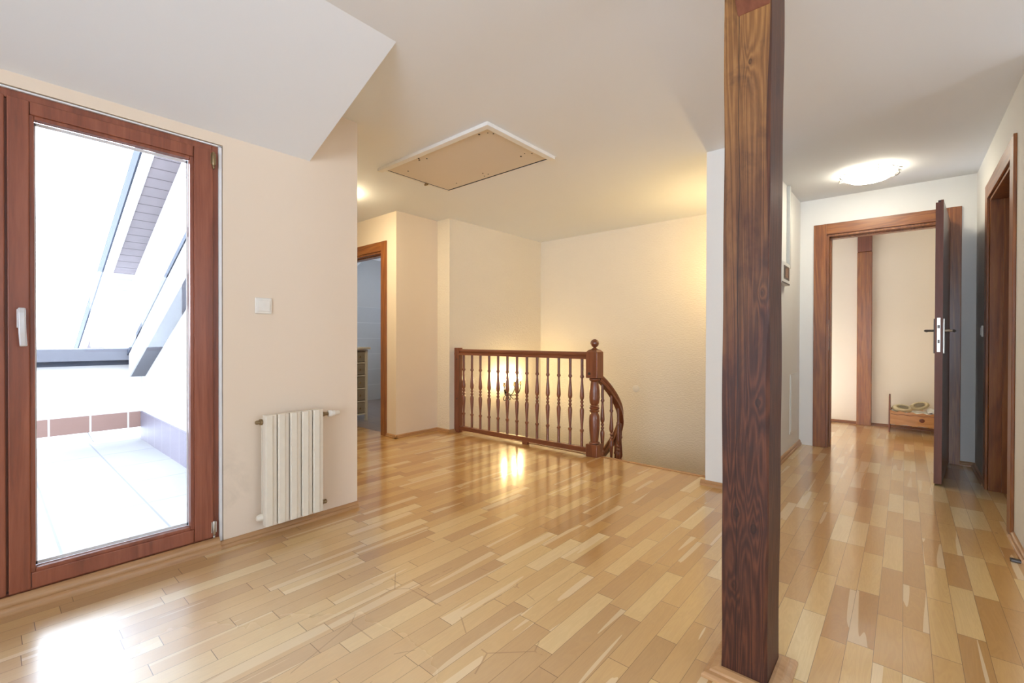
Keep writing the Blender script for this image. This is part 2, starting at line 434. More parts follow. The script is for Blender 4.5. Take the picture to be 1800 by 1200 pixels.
# wall between landing passage and terrace; its outside carries the roof rake
ztop = lambda x: 1.455 + .425 * (x + 7.3)
rw = MB().prism([(-11, 1.12, -3), (XW - .3, 1.12, -3), (XW - .3, 1.12, ztop(XW - .3)), (-11, 1.12, ztop(-11))], (0, .323, 0))
S(rw.build('wall_terrace_side', M['outer']), 'bright white rendered side wall of the terrace', 'wall')
d = MB()
d.box(-5.3, -4.92, 2.686, 2.81, 0, ZC + .05)
d.box(-4.92, -4.09, 2.686, 2.81, 1.925, ZC + .05)
d.box(-4.09, -3.852, 2.686, 2.81, 0, ZC + .05)
d.box(-3.97, -3.852, 2.81, 3.217, 0, ZC + .05)
S(d.build('wall_passage', M['wall']), 'cream wall corner with the dark framed bathroom doorway', 'wall')
S(MB().box(-5.42, -5.3, 1.443, 2.81, -.12, ZC + .05).build('wall_passage_end', M['wall']), 'cream wall closing the passage on the left', 'wall')
S(MB().box(-3.97, -3.655, 3.217, 4.95, -2.7, ZC + .05).build('wall_stair_left', M['rough']), 'rough cream wall on the left of the stairwell', 'wall')
S(MB().box(-3.655, -1.031, 4.81, 4.95, -2.7, ZC + .05).build('wall_stair_back', M['rough']), 'rough textured cream wall behind the staircase', 'wall')
sh = MB(); sh.box(-3.655, -1.031, 3.31, YF, -2.7, -.12); sh.box(-3.97, -1.0, 3.3, 4.95, -2.8, -2.7)
S(sh.build('wall_stair_front', M['rough']), 'rough wall under the landing edge inside the stairwell', 'wall')
S(MB().box(-1.031, -.761, 3.225, YEND, -2.7, ZC + .05).build('wall_hall_left', M['wall_white']), 'white wall block between stairwell and hall', 'wall')
e = MB()
e.box(-1.6, -.553, YEND, YEND + .12, 0, 2.35); e.box(.24, XR + .12, YEND, YEND + .12, 0, 2.35); e.box(-.553, .24, YEND, YEND + .12, 1.965, 2.35)
e.box(XR + .12, 3.6, YEND, YEND + .12, 0, 2.35)
S(e.build('wall_hall_end', M['wall_white']), 'white wall at the hall end around the open doorway', 'wall')
r = MB()
r.box(XR, XR + .12, 3.03, 3.49, 0, 2.35); r.box(XR, XR + .12, 4.36, YEND, 0, 2.35); r.box(XR, XR + .12, 3.49, 4.36, 1.955, 2.35)
S(r.build('wall_right', M['wall_white']), 'white hall wall on the right with a dark door frame', 'wall')
S(MB().box(XR + .12, 3.72, 3.03, 3.15, 0, 2.35).build('wall_room_right', M['wall_white']), 'white wall turning the corner out of the hall', 'wall')
# outer shell of the rooms, with windows
def wall_x(name, x0, x1, y0, y1, holes, z1, mat, label):
    b = MB(); ys = y0
    for (a, bb, za, zb) in holes:
        b.box(x0, x1, ys, a, 0, z1); b.box(x0, x1, a, bb, 0, za); b.box(x0, x1, a, bb, zb, z1); ys = bb
    b.box(x0, x1, ys, y1, 0, z1)
    return S(b.build(name, mat), label, 'wall')
wall_x('wall_room_side', 3.6, 3.72, -3.1, 7.0, [(-1.9, -1.0, .8, 2.0), (.9, 2.1, .8, 2.0), (3.8, 4.2, 1.2, 1.95)], 2.35, M['wall_white'], 'white outer wall with windows right of the camera')
b = MB(); b.box(-2.8, -1.0, -3.12, -3, 0, 2.35); b.box(2.4, 3.72, -3.12, -3, 0, 2.35); b.box(-1.0, 2.4, -3.12, -3, 0, .3); b.box(-1.0, 2.4, -3.12, -3, 2.08, 2.35)
S(b.build('wall_behind', M['wall_white']), 'white wall with an added wide window behind the camera', 'wall')
S(MB().box(-1.6, 3.72, 6.76, 6.9, 0, 2.35).build('wall_far_room', M['wall']), 'cream back wall of the room beyond the hall', 'wall')
S(MB().box(-1.72, -1.6, YEND, 6.9, 0, 2.35).build('wall_far_room_left', M['wall']), 'cream left wall of the room beyond the hall', 'wall')
bw = MB(); bw.box(-6.7, -6.55, 1.443, 5.4, 0, 1.5)
S(bw.build('wall_bathroom_tiled', M['bathtile']), 'pale tiled lower bathroom wall behind the dresser', 'wall')
bu = MB(); bu.box(-6.7, -6.56, 1.443, 5.4, 1.5, 2.35); bu.box(-6.7, -6.3, 5.3, 5.42, 0, 2.35); bu.box(-4.6, -3.9, 5.3, 5.42, 0, 2.35); bu.box(-6.3, -4.6, 5.3, 5.42, 0, 1.1); bu.box(-6.3, -4.6, 5.3, 5.42, 1.9, 2.35); bu.box(-5.3, -4.6, 5.3, 5.42, 1.1, 1.9); bu.box(-3.97, -3.9, 2.81, 5.3, 0, 2.35)
bu.box(-6.7, -5.42, 1.30, 1.46, 0, 1.6)
S(bu.build('wall_bathroom', M['bathwall']), 'pale grey painted bathroom wall above the tiles', 'wall')

# ------------------------------------------------------------------ baseboards
def bprof(h, dpt):
    return [(0, 0), (dpt, 0), (dpt, h * .28), (dpt * .86, h * .42), (dpt * .62, h * .46), (dpt * .66, h * .62), (dpt * .45, h * .86), (dpt * .18, h), (0, h)]
def baseboard(name, segs, label, h=.034, dpt=.022, mat=None):
    b = MB()
    for (p, q) in segs:            # room lies on the right-hand side of p -> q
        b.sweep([(*p, 0), (*q, 0)], bprof(h, dpt))
    ax = 'x' if abs(segs[0][0][0] - segs[0][1][0]) > abs(segs[0][0][1] - segs[0][1][1]) else 'y'
    o = b.build(name, mat or M['beech_' + ax]); smooth_by_angle(o, 50)
    return S(o, label, 'baseboard')
baseboard('baseboard_window', [((XW, -.71), (XW, .722))], 'two-ridge wooden strip under the balcony door', .058, .032)
baseboard('baseboard_left', [((XW, .7205), (XW, 1.443))], 'wooden baseboard under the radiator')
baseboard('baseboard_passage', [((-3.852, 2.664), (-3.852, 3.217))], 'wooden baseboard along the short passage wall')
baseboard('baseboard_doorway', [((-4.005, 2.686), (-3.83, 2.686))], 'short wooden baseboard beside the bathroom door frame')
baseboard('baseboard_railing', [((-3.852, 3.217), (-3.64, 3.217))], 'short wooden baseboard on the jog by the railing')
baseboard('baseboard_stair_corner', [((-3.655, 3.195), (-3.655, 3.34))], 'short wooden baseboard against the railing post')
baseboard('baseboard_hall_left', [((-.761, 3.203), (-.761, YEND))], 'wooden baseboard along the left hall wall', .045)
baseboard('baseboard_pillar', [((-1.06, 3.225), (-.739, 3.225))], 'wooden baseboard in front of the white wall block', .036)
baseboard('baseboard_hall_right', [((XR, YEND), (XR, 4.46)), ((XR, 3.39), (XR, 3.03))], 'wooden baseboard along the right hall wall')
baseboard('baseboard_hall_end', [((.337, YEND), (XR, YEND))], 'short wooden baseboard behind the open door')
baseboard('baseboard_far_room', [((-1.6, 6.76), (3.6, 6.76))], 'thin dark baseboard in the room beyond', .03, .02, M['oak_x'])
S(MB().box(-1.93, -1.035, YF - .015, YF + .02, -.10, .006).build('trim_landing_edge', M['beech_x'], bevel=.003), 'wooden edge strip at the top of the stairs', 'trim')
S(MB().box(-3.65, -1.93, YF - .012, YF + .02, -.10, .004).build('trim_landing_front', M['oak_x'], bevel=.002), 'dark edge strip under the railing', 'trim')
S(MB().box(.366, .40, 3.018, 3.045, 0, .012).build('trim_stop', M['dark_metal'], bevel=.003), 'small dark metal stop at the wall corner', 'trim')

# ------------------------------------------------------------------ balcony door (door_1)
XF = XW - .012   # frame face
d1 = empty('door_1', (XW, 0, 0), 'reddish stained wooden glazed balcony door in the left wall', 'door', kind='structure')
fr = MB()
fr.box(XF - .08, XF, .700, .725, .035, 1.905); fr.box(XF - .08, XF, -.71, -.685, .035, 1.905)
fr.box(XF - .08, XF, -.685, .700, 1.872, 1.905); fr.box(XF - .08, XF, -.685, .700, .035, .066)
fr.build('frame', M['win_z'], d1, bevel=.003)
rv = MB(); rv.box(XF - .02, XW - .004, .725, .737, .03, 1.909); rv.box(XF - .02, XW - .004, -.70, .737, 1.905, 1.911)
rv.build('reveal_strip', M['seal'], d1)
rv2 = MB(); rv2.box(XW - .3, XF - .005, .7255, .741, 0, 1.915); rv2.box(XW - .3, XF - .01, -.72, .7255, 1.906, 1.915); rv2.box(XW - .3, XF - .006, -.72, .7255, .0, .0345); rv2.build('reveal_lining', M['wall'], d1)
def sash(y0, y1, hinge_right):
    s = empty('sash', (0, 0, 0), '', ''); del s['label']; del s['category']
    s.parent = d1
    xs0, xs1 = XF - .06, XF + .014
    a = MB(); wl = .056; wr = .076
    if not hinge_right: wl, wr = wr, wl
    z0, z1, zb, zt = .062, 1.878, .122, 1.828
    a.box(xs0, xs1, y0, y0 + wl, z0, z1); a.box(xs0, xs1, y1 - wr, y1, z0, z1)
    a.box(xs0, xs1 - .001, y0 + wl + .0015, y1 - wr - .0015, z0, zb); a.box(xs0, xs1 - .001, y0 + wl + .0015, y1 - wr - .0015, zt, z1)
    a.build('sash_frame', M['win_z'], s, bevel=.0035)
    g0, g1 = y0 + wl, y1 - wr
    bd = MB(); bx0, bx1 = XF - .03, XF + .006; k = .013
    bd.box(bx0, bx1, g0 - .002, g0 + k, zb - .002, zt + .002); bd.box(bx0, bx1, g1 - k, g1 + .002, zb - .002, zt + .002)
    bd.box(bx0, bx1, g0 + k, g1 - k, zb - .002, zb + k); bd.box(bx0, bx1, g0 + k, g1 - k, zt - k, zt + .002)
    bd.build('glazing_bead', M['win_z'], s, bevel=.003)
    sp_ = MB(); t = .006
    for xx in (XF - .034,):
        sp_.box(xx, xx + .003, g0 + k, g0 + k + t, zb + k, zt - k); sp_.box(xx, xx + .003, g1 - k - t, g1 - k, zb + k, zt - k)
        sp_.box(xx, xx + .003, g0 + k, g1 - k, zb + k, zb + k + t * 2); sp_.box(xx, xx + .003, g0 + k, g1 - k, zt - k - t * 2, zt - k)
    sp_.build('glass_spacer', M['seal'], s)
    MB().box(XF - .040, XF - .036, g0 - .001, g1 + .001, zb - .001, zt + .001).build('glass', M['glass'], s)
    return s
MB().box(XF - .062, XF - .004, .030, .066, .07, 1.87).build('meeting_stile', M['win_z'], d1)
s1 = sash(.052, .700, True)
s2 = sash(-.685, .046, False)
h = empty('handle', (XF, .09, 1.05), '', ''); del h['label']; del h['category']; h.parent = d1; h.location = Vector((XF, .09, 1.05)) - Vector((XW, 0, 0))
hb = MB().box(XF + .014, XF + .024, .074, .098, 1.035, 1.105); hb.lathe([(.010, 0), (.010, .03)], (XF + .024, .086, 1.092), 16, 'x')
hb.build('handle_base', M['handle'], h, bevel=.003)
MB().sweep([(XF + .052, .086, 1.108), (XF + .056, .086, 1.09), (XF + .056, .087, 1.02), (XF + .052, .090, .968)], [(-.010, -.006), (.010, -.006), (.010, .006), (-.010, .006)], up=(1, 0, 0)).build('handle_lever', M['handle'], h, bevel=.004)
def hinge(z, mat):
    hb = MB(); hb.lathe([(.0045, -.032), (.0065, -.028), (.0065, .028), (.0045, .032)], (XF + .02, .700, z), 12, 'z')
    hb.lathe([(.005, -.006), (.005, .006)], (XF + .02, .700, z - .04), 12, 'z'); hb.box(XF - .005, XF + .016, .690, .712, z - .024, z + .026)
    o = hb.build('hinge', mat, d1); smooth_by_angle(o)
hinge(1.838, M['brass']); hinge(.108, M['metal'])

# ------------------------------------------------------------------ door casings
def casing_y(parent, x0, x1, yf, yb, zt, wdt, sill=None):
    """casing around an opening in a wall facing -Y: opening x0..x1, front face at yf"""
    t = .014
    MB().box(x0 - wdt, x0, yf - t, yf, 0, zt + wdt).build('casing', M['oak_z'], parent, bevel=.003)
    MB().box(x1, x1 + wdt, yf - t, yf, 0, zt + wdt).build('casing', M['oak_z'], parent, bevel=.003)
    MB().box(x0, x1, yf - t + .0005, yf, zt, zt + wdt).build('head_casing', M['oak_x'], parent, bevel=.003)
    l = MB(); k = .02
    l.box(x0 - .012, x0 + k, yf, yb, 0, zt); l.box(x1 - k, x1 + .012, yf, yb, 0, zt); l.box(x0 + k, x1 - k, yf, yb, zt - k, zt + .01)
    l.box(x0 + k, x0 + k + .012, yf + .05, yb, 0, zt - k); l.box(x1 - k - .012, x1 - k, yf + .05, yb, 0, zt - k); l.box(x0 + k, x1 - k, yf + .05, yb, zt - k - .012, zt - k)
    l.build('door_jamb', M['oak_z'], parent, bevel=.002)
d2 = empty('door_2', (.24, YEND, 0), 'dark brown door standing open at the hall end in an oak frame', 'door', kind='structure')
casing_y(d2, -.552, .24, YEND, YEND + .125, 1.965, .098)
MB().box(-.5335, -.5315, YEND + .008, YEND + .028, .90, 1.18).build('strike_plate', M['metal'], d2)
# leaf, hinged at x=.225,y=5.07, free edge near (.176,4.26)
hx, hy = .232, YEND - .018
fx_, fy_ = .155, 4.262
L = math.hypot(fx_ - hx, fy_ - hy); ang = math.atan2(fy_ - hy, fx_ - hx)
dirv = Vector((math.cos(ang), math.sin(ang), 0)); nrm = Vector((-dirv.y, dirv.x, 0))   # nrm points to +X side
if nrm.x < 0: nrm = -nrm
def LP(u, n, z): return tuple(Vector((hx, hy, z)) + dirv * u + nrm * n)
def lbox(b, u0, u1, n0, n1, z0, z1):
    b.prism([LP(u0, n0, z0), LP(u1, n0, z0), LP(u1, n1, z0), LP(u0, n1, z0)], (0, 0, z1 - z0)); return b
leaf = lbox(MB(), 0, L, .012, .040, .012, 1.952).build('door_leaf', M['leaf'], d2, bevel=.002)
lip = lbox(MB(), .0, L + .0, 0, .0118, .012, 1.938).build('leaf_rebate', M['leaf'], leaf, bevel=.001)
eb = MB(); lbox(eb, L + .0002, L + .002, .0, .040, .012, 1.938); lbox(eb, L + .0002, L + .002, .026, .040, 1.938, 1.952)
eb.build('leaf_edge', M['leaf_edge'], leaf)
lk = MB(); lbox(lk, L + .002, L + .004, .011, .029, .915, 1.150); lk.build('lock_plate', M['metal'], leaf, bevel=.0005)
lk = MB(); lbox(lk, L + .004, L + .010, .014, .026, 1.078, 1.100); lbox(lk, L + .004, L + .0048, .015, .025, .975, 1.000); lk.build('lock_bolt', M['dark_metal'], leaf)
for sgn, mt in ((-1, 'dark_metal'), (1, 'metal')):
    n0 = 0 if sgn < 0 else .040
    b = MB(); lbox(b, L - .075, L - .038, min(n0, n0 + sgn * .008), max(n0, n0 + sgn * .008), .905, 1.145)
    b.build('handle_plate', M[mt], leaf, bevel=.002)
    b = MB()
    p0, p1, p2, p3 = LP(L - .056, n0 + sgn * .006, 1.062), LP(L - .056, n0 + sgn * .045, 1.062), LP(L - .066, n0 + sgn * .052, 1.062), LP(L - .16, n0 + sgn * .052, 1.060)
    b.tube([p0, p1, p2, p3], .008, 10)
    smooth_by_angle(b.build('door_handle', M[mt], leaf))
for z in (.25, 1.7):
    smooth_by_angle(MB().lathe([(.007, -.04), (.007, .04)], (hx + .004, hy - .006, z), 12).build('hinge', M['metal'], d2))
# right-hand door frame in the hall (door_3)
d3 = empty('door_3', (XR, 3.92, 0), 'dark red-brown door frame in the right hall wall', 'door', kind='structure')
t = .014
MB().box(XR - t, XR, 4.36, 4.462, 0, 2.04).build('casing', M['oak_z'], d3, bevel=.003)
MB().box(XR - t, XR, 3.388, 3.49, 0, 2.04).build('casing', M['oak_z'], d3, bevel=.003)
MB().box(XR - t + .0005, XR, 3.49, 4.36, 1.94, 2.04).build('head_casing', M['oak_y'], d3, bevel=.003)
l = MB()
l.box(XR, XR + .125, 4.34, 4.372, 0, 1.94); l.box(XR, XR + .125, 3.478, 3.51, 0, 1.94); l.box(XR, XR + .125, 3.51, 4.34, 1.92, 1.95)
l.box(XR + .06, XR + .125, 4.328, 4.34, 0, 1.92)
l.build('door_jamb', M['oak_z'], d3, bevel=.002)
# bathroom doorway (door_4)
d4 = empty('door_4', (-4.5, 2.686, 0), 'brown wooden door frame of the bathroom, far left', 'door', kind='structure')
casing_y(d4, -4.915, -4.105, 2.686, 2.81, 1.905, .095)

# ------------------------------------------------------------------ light switch, radiator
sw = empty('light_switch', (XW, .92, 1.163), 'square cream light switch on the wall above the radiator', 'switch')
MB().box(XW, XW + .008, .880, .960, 1.123, 1.203).build('switch_plate', M['plastic'], sw, bevel=.004)
MB().box(XW + .0078, XW + .013, .892, .948, 1.135, 1.191).build('rocker', M['plastic'], sw, bevel=.002)

rd = empty('radiator', (-2.40, 1.04, 0), 'cream enamelled five-section radiator on the left wall', 'radiator')
Y0, SWD = .893, .0595
for i in range(5):
    a = Y0 + i * SWD; bb = a + SWD - .006
    s_ = MB()
    # front fin with shallow V, web and back fin
    m_ = a + (bb - a) * .58; s_.prism([(-2.364, a, .075), (-2.356, a + .003, .075), (-2.356, m_, .075), (-2.362, m_ + .004, .075), (-2.364, bb, .075), (-2.398, bb, .075), (-2.398, a, .075)], (0, 0, .545))
    s_.box(-2.425, -2.380, (a + bb) / 2 - .012, (a + bb) / 2 + .012, .085, .610)
    s_.box(-2.432, -2.425, a + .006, bb - .006, .10, .60)
    
    s_.lathe([(.017, 0), (.017, SWD - .0005)], (-2.405, a, .585), 16, 'y'); s_.lathe([(.017, 0), (.017, SWD - .0005)], (-2.405, a, .112), 16, 'y')
    s_.build('radiator_section', M['enamel'], rd, bevel=.001)


hs = MB(); hs.lathe([(.012, 0), (.012, .02), (.009, .024), (.009, .045)], (-2.405, 1.19, .585), 14, 'y'); hs.tube([(-2.405, 1.225, .585), (-2.44, 1.225, .585), (-2.461, 1.225, .585)], .007, 10)
tv = hs.build('valve', M['brass'], rd); smooth_by_angle(tv)
th = MB().lathe([(.015, 0), (.019, .006), (.019, .02), (.016, .024), (.016, .036), (.013, .040), (.012, .062), (.008, .068)], (-2.405, 1.232, .585), 20, 'y').build('thermostat_head', M['plastic'], rd); smooth_by_angle(th)
sv = MB().lathe([(.014, 0), (.014, .012), (.010, .016), (.012, .03), (.007, .036)], (-2.405, 1.19, .105), 14, 'y'); sv.tube([(-2.405, 1.214, .105), (-2.461, 1.214, .105)], .006, 8)
smooth_by_angle(sv.build('return_valve', M['brass'], rd))
bl = MB().lathe([(.008, -.030), (.010, -.024), (.010, -.012), (.015, -.010), (.015, 0)], (-2.405, .893, .585), 14, 'y'); smooth_by_angle(bl.build('bleed_valve', M['brass'], rd))
pl = MB().lathe([(.010, -.026), (.015, -.02), (.018, -.012), (.018, 0)], (-2.405, .893, .112), 14, 'y'); smooth_by_angle(pl.build('end_cap', M['enamel'], rd))
for yb in (.96, 1.11): MB().box(-2.462, -2.424, yb, yb + .02, .52, .54).build('bracket', M['enamel'], rd)

# ------------------------------------------------------------------ timber post + brace + base trim
px0, px1, py0, py1 = -.408, -.2865, 1.428, 1.585
po = empty('timber_post', (px0, py0, 0), 'squared dark stained timber post standing in the room', 'post')
pm = MB()
nz = 30
rings = []
for i in range(nz + 1):
    z = ZC * i / nz
    j = lambda k: .0012 * math.sin(z * 5 + k * 2.1) + .0008 * math.sin(z * 13 + k)
    ch = .006 + .003 * math.sin(z * 9)
    ring = [(px0 + j(0), py0 + j(1), z), (px1 - ch + j(2), py0 + j(1), z), (px1 + j(2), py0 + ch + j(3), z), (px1 + .004 * z / 2 + j(2), py1, z), (px0 + j(0), py1, z)]
    rings.append([pm.b.verts.new(p) for p in ring])
for a, b_ in zip(rings, rings[1:]):
    for i in range(5): pm.b.faces.new([a[i], a[(i + 1) % 5], b_[(i + 1) % 5], b_[i]])
pm.b.faces.new(rings[0][::-1]); pm.b.faces.new(rings[-1])
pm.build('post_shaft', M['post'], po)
bt = MB()
tw = .044
prof = [(0, 0), (tw, 0), (tw, .008), (tw * .86, .016), (tw * .6, .018), (tw * .55, .024), (tw * .2, .030), (0, .030)]
for p, q in (((px1, py1), (px1, py0)), ((px1, py0), (px0, py0)), ((px0, py0), (px0, py1)), ((px0, py1), (px1, py1))):
    p, q = Vector((*p, 0)), Vector((*q, 0)); dd = (q - p).normalized(); sd = -dd.cross(Vector((0, 0, 1)))
    ringA = [bt.b.verts.new(p + sd * a - dd * a + Vector((0, 0, zz))) for a, zz in prof]
    ringB = [bt.b.verts.new(q + sd * a + dd * a + Vector((0, 0, zz))) for a, zz in prof]
    for i in range(len(prof)): bt.b.faces.new([ringA[i], ringA[(i + 1) % len(prof)], ringB[(i + 1) % len(prof)], ringB[i]])
bt.build('base_molding', M['beech_x'], po, bevel=.001)
bc = empty('timber_brace', (-.33, py0, 1.93), 'dark timber brace rising from the post top to the ceiling', 'brace')
MB().prism([(-.372, py0, 1.932), (-.372, py0, 2.05), (-.372, py0 - .26, ZC), (-.372, py0 - .37, ZC)], (.084, 0, 0)).build('brace_beam', M['leaf_edge'], bc, bevel=.003)

# ------------------------------------------------------------------ landing railing
YR = 3.385
rl = empty('landing_railing', (-2.8, YR, 0), 'dark brown wooden railing with turned balusters along the stairwell', 'railing')
hp = [(-.028, -.032), (.028, -.032), (.028, -.010), (.020, -.004), (.026, .006), (.026, .018), (.016, .030), (-.016, .030), (-.026, .018), (-.026, .006), (-.020, -.004), (-.028, -.010)]
yr = lambda x: 3.312 + (x + 3.655) / 1.6 * .073
smooth_by_angle(MB().sweep([(-3.655, yr(-3.655), .858), (-2.055, yr(-2.055), .858)], hp).build('handrail', M['rail_x'], rl), 30)
MB().sweep([(-3.655, yr(-3.655), .047), (-2.055, yr(-2.055), .047)], [(-.022, -.021), (.022, -.021), (.022, .021), (-.022, .021)]).build('bottom_rail', M['rail_x'], rl, bevel=.003)
hpz = MB().box(-3.655, -3.585, 3.285, 3.340, 0, .902)
hpo = hpz.build('wall_post', M['rail'], rl, bevel=.003)
for z in (.78, .36):
    smooth_by_angle(MB().lathe([(.008, -.034), (.008, -.030)], (-3.615, 3.317, z), 10, 'y').build('screw_cap', M['dark_metal'], hpo))
MB().box(-2.752, -2.695, 3.333, 3.373, 0, .028).build('support_foot', M['rail'], rl, bevel=.002)
BP = [(0, .0125), (.15, .0125), (.165, .0125), (.175, .0175), (.19, .0175), (.20, .0100), (.22, .0105), (.33, .0160), (.405, .0190), (.43, .0165), (.448, .0085), (.452, .0125), (.465, .0155), (.478, .0125), (.483, .0085),
      (.490, .0085), (.495, .0125), (.507, .0155), (.52, .0125), (.525, .0085), (.545, .0165), (.57, .0190), (.64, .0160), (.755, .0095), (.775, .0100), (.785, .0170), (.80, .0170), (.812, .0125), (.83, .0125), (1.0, .0125)]
def baluster_mb(x, y, z0, z1, k=1.0):
    b = MB(); b.lathe([(r_ * k, z0 + t_ * (z1 - z0)) for t_, r_ in BP], (x, y, 0), 16)
    return b
def first_baluster(parent, x, y, z0, z1):
    o = baluster_mb(x, y, z0, z1).build('baluster', M['rail'], parent); smooth_by_angle(o, 40)
    return o
BX0, BX1, NB = -3.540, -2.118, 13
b0 = first_baluster(rl, BX0, yr(BX0), .066, .830)
for i in range(1, NB):
    c_ = b0.copy(); c_.location = b0.location + Vector(((BX1 - BX0) * i / (NB - 1), yr(BX0 + (BX1 - BX0) * i / (NB - 1)) - yr(BX0), 0)); c_.parent = rl; COL.objects.link(c_)
# newel post
nx, ny = -2.003, 3.398
nw = empty('newel_post', (nx, ny, 0), 'turned newel post with ball finial at the stair head', 'newel post')
q = .054
MB().box(nx - q, nx + q, ny - q, ny + q, 0, .105).build('newel_base', M['rail'], nw, bevel=.004)
t_ = MB(); t_.prism([(nx - q, ny - q, .668), (nx + q, ny - q, .668), (nx + q, ny + q, .668), (nx - q, ny + q, .668)], (0, 0, .222))
t_.lathe([(q * 1.38, .890), (q * 1.0, .905), (.020, .915)], (nx, ny, 0), 4)
bmesh.ops.rotate(t_.b, verts=[v for v in t_.b.verts if v.co.z > .8899 and abs(abs(v.co.x - nx) - q) > 1e-5 or v.co.z > .8995], cent=(nx, ny, 0), matrix=Matrix.Rotation(PI / 4, 3, 'Z'))
nb = t_.build('newel_block', M['rail'], nw, bevel=.003)
NP = [(.034, .105), (.046, .110), (.046, .118), (.033, .126), (.036, .15), (.043, .22), (.046, .30), (.043, .345), (.030, .372), (.041, .38), (.043, .388), (.034, .396), (.042, .405), (.043, .412), (.033, .42), (.040, .428), (.030, .438),
      (.040, .455), (.045, .50), (.043, .56), (.035, .62), (.031, .635), (.040, .643), (.046, .652), (.046, .660), (.034, .668)]
smooth_by_angle(MB().lathe(NP, (nx, ny, 0), 24).build('newel_shaft', M['rail'], nw), 50)
smooth_by_angle(MB().lathe([(.020, .910), (.028, .915), (.014, .922), (.013, .928), (.022, .934), (.032, .946), (.036, .960), (.034, .975), (.026, .988), (.012, .996), (.002, .998)], (nx, ny, 0), 24).build('finial', M['rail'], nw), 60)
smooth_by_angle(MB().lathe([(.012, -.058), (.012, -.053)], (nx - .02, ny, .705), 14, 'y').build('screw_plug', M['dark_metal'], nb))

# stair railing: drops steeply and curves back to the left
sr = empty('stair_railing', (-1.97, 3.5, 0), 'curved wooden stair railing dropping from the newel post', 'railing')
PTS = [(-1.99, 3.458, .665), (-1.975, 3.53, .612), (-1.962, 3.62, .535), (-1.958, 3.71, .445), (-1.972, 3.80, .345), (-2.012, 3.885, .23), (-2.085, 3.955, .10), (-2.19, 4.0, -.04), (-2.31, 4.015, -.19), (-2.45, 3.99, -.34), (-2.58, 3.92, -.48)]
def catmull(P, n=5):
    out = []; P = [Vector(p) for p in P]
    for i in range(len(P) - 1):
        p0, p1, p2, p3 = P[max(i - 1, 0)], P[i], P[i + 1], P[min(i + 2, len(P) - 1)]
        for k in range(n):
            t = k / n
            out.append(.5 * ((2 * p1) + (p2 - p0) * t + (2 * p0 - 5 * p1 + 4 * p2 - p3) * t * t + (3 * p1 - p0 - 3 * p2 + p3) * t ** 3))
    out.append(P[-1]); return out
CP = catmull(PTS)
smooth_by_angle(MB().sweep(CP, [(-.026, -.032), (.026, -.032), (.026, -.012), (.019, -.006), (.026, .008), (.026, .02), (.014, .032), (-.014, .032), (-.026, .02), (-.026, .008), (-.019, -.006), (-.026, -.012)]).build('handrail', M['rail'], sr), 35)
smooth_by_angle(MB().sweep([p + Vector((0, 0, -.83)) for p in CP], [(-.018, -.10), (.018, -.10), (.018, .10), (-.018, .10)]).build('stringer', M['rail'], sr), 35)
sb0 = None
for idx in (3, 10, 17, 24, 31, 38, 45):
    p = CP[idx]
    if sb0 is None:
        sb0 = first_baluster(sr, p.x, p.y, p.z - .75, p.z - .02); bp = p
    else:
        c_ = sb0.copy(); c_.location = sb0.location + (p - bp); c_.parent = sr; COL.objects.link(c_)
# winding treads down the well
st = empty('staircase', (-1.5, 3.6, -.2), 'wooden winding stairs descending behind the railing', 'staircase')
for i in range(5):
    y0 = YF + .03 + i * .21
    MB().box(-1.90, -1.04, y0, y0 + .24, -.20 - i * .19, -.16 - i * .19).build('tread', M['oak_x'], st, bevel=.004)
for i in range(5):
    x1 = -1.96 - i * .24
    MB().box(x1 - .25, x1, 4.04, 4.80, -1.15 - i * .19, -1.11 - i * .19).build('tread', M['oak_x'], st, bevel=.004)
MB().box(-1.96, -1.04, 4.46, 4.80, -1.15, -1.11).build('landing_board', M['oak_x'], st)

# ------------------------------------------------------------------ ceiling hatch
hx0, hx1, hy0, hy1 = -3.0, -1.857, 1.925, 2.625
ht = empty('ceiling_hatch', ((hx0 + hx1) / 2, (hy0 + hy1) / 2, ZC), 'rectangular attic hatch with white frame in the ceiling', 'hatch')
fw = .042
fr = MB(); zf0 = ZC - .022
fr.box(hx0, hx1, hy0, hy0 + fw, zf0, ZC); fr.box(hx1 - fw, hx1, hy0 + fw, hy1 - .018, zf0, ZC)
fr.box(hx0, hx0 + .022, hy0 + fw, hy1 - .014, ZC - .005, ZC); fr.box(hx0, hx1, hy1 - .014, hy1, ZC - .004, ZC)
fr.build('hatch_frame', M['hatchframe'], ht, bevel=.004)
MB().box(hx0 + .02, hx1 - fw, hy0 + fw, hy1 - .013, ZC - .001, ZC).build('hatch_gap', M['dark'], ht)
pn = MB().box(hx0 + .040, hx1 - fw - .001, hy0 + fw + .001, hy1 - .036, ZC - .005, ZC - .0012).build('hatch_panel', M['hatch'], ht)
def sc_hole(x, y, r=.006):
    MB().lathe([(r, -.0065), (r, -.0045)], (x, y, ZC), 10).build('screw_hole', M['dark'], pn)
for x, y, rr in ((-2.01, 2.01, .007), (-1.955, 2.03, .004), (-1.935, 2.06, .005), (-2.62, 2.02, .007), (-2.60, 2.00, .006), (-2.56, 2.04, .005), (-2.86, 2.10, .006),
                 (-2.03, 2.44, .007), (-1.98, 2.42, .004), (-1.94, 2.45, .005), (-2.46, 2.50, .005), (-2.44, 2.54, .005), (-2.49, 2.55, .005), (-2.78, 2.52, .005)):
    sc_hole(x, y, rr)
lt = MB().lathe([(.014, -.016), (.014, -.010), (.010, -.006)], (hx0 + .033, 2.36, ZC), 12); lt.box(hx0 + .012, hx0 + .05, 2.355, 2.366, ZC - .022, ZC - .012)
lt.build('latch', M['brass'], ht)

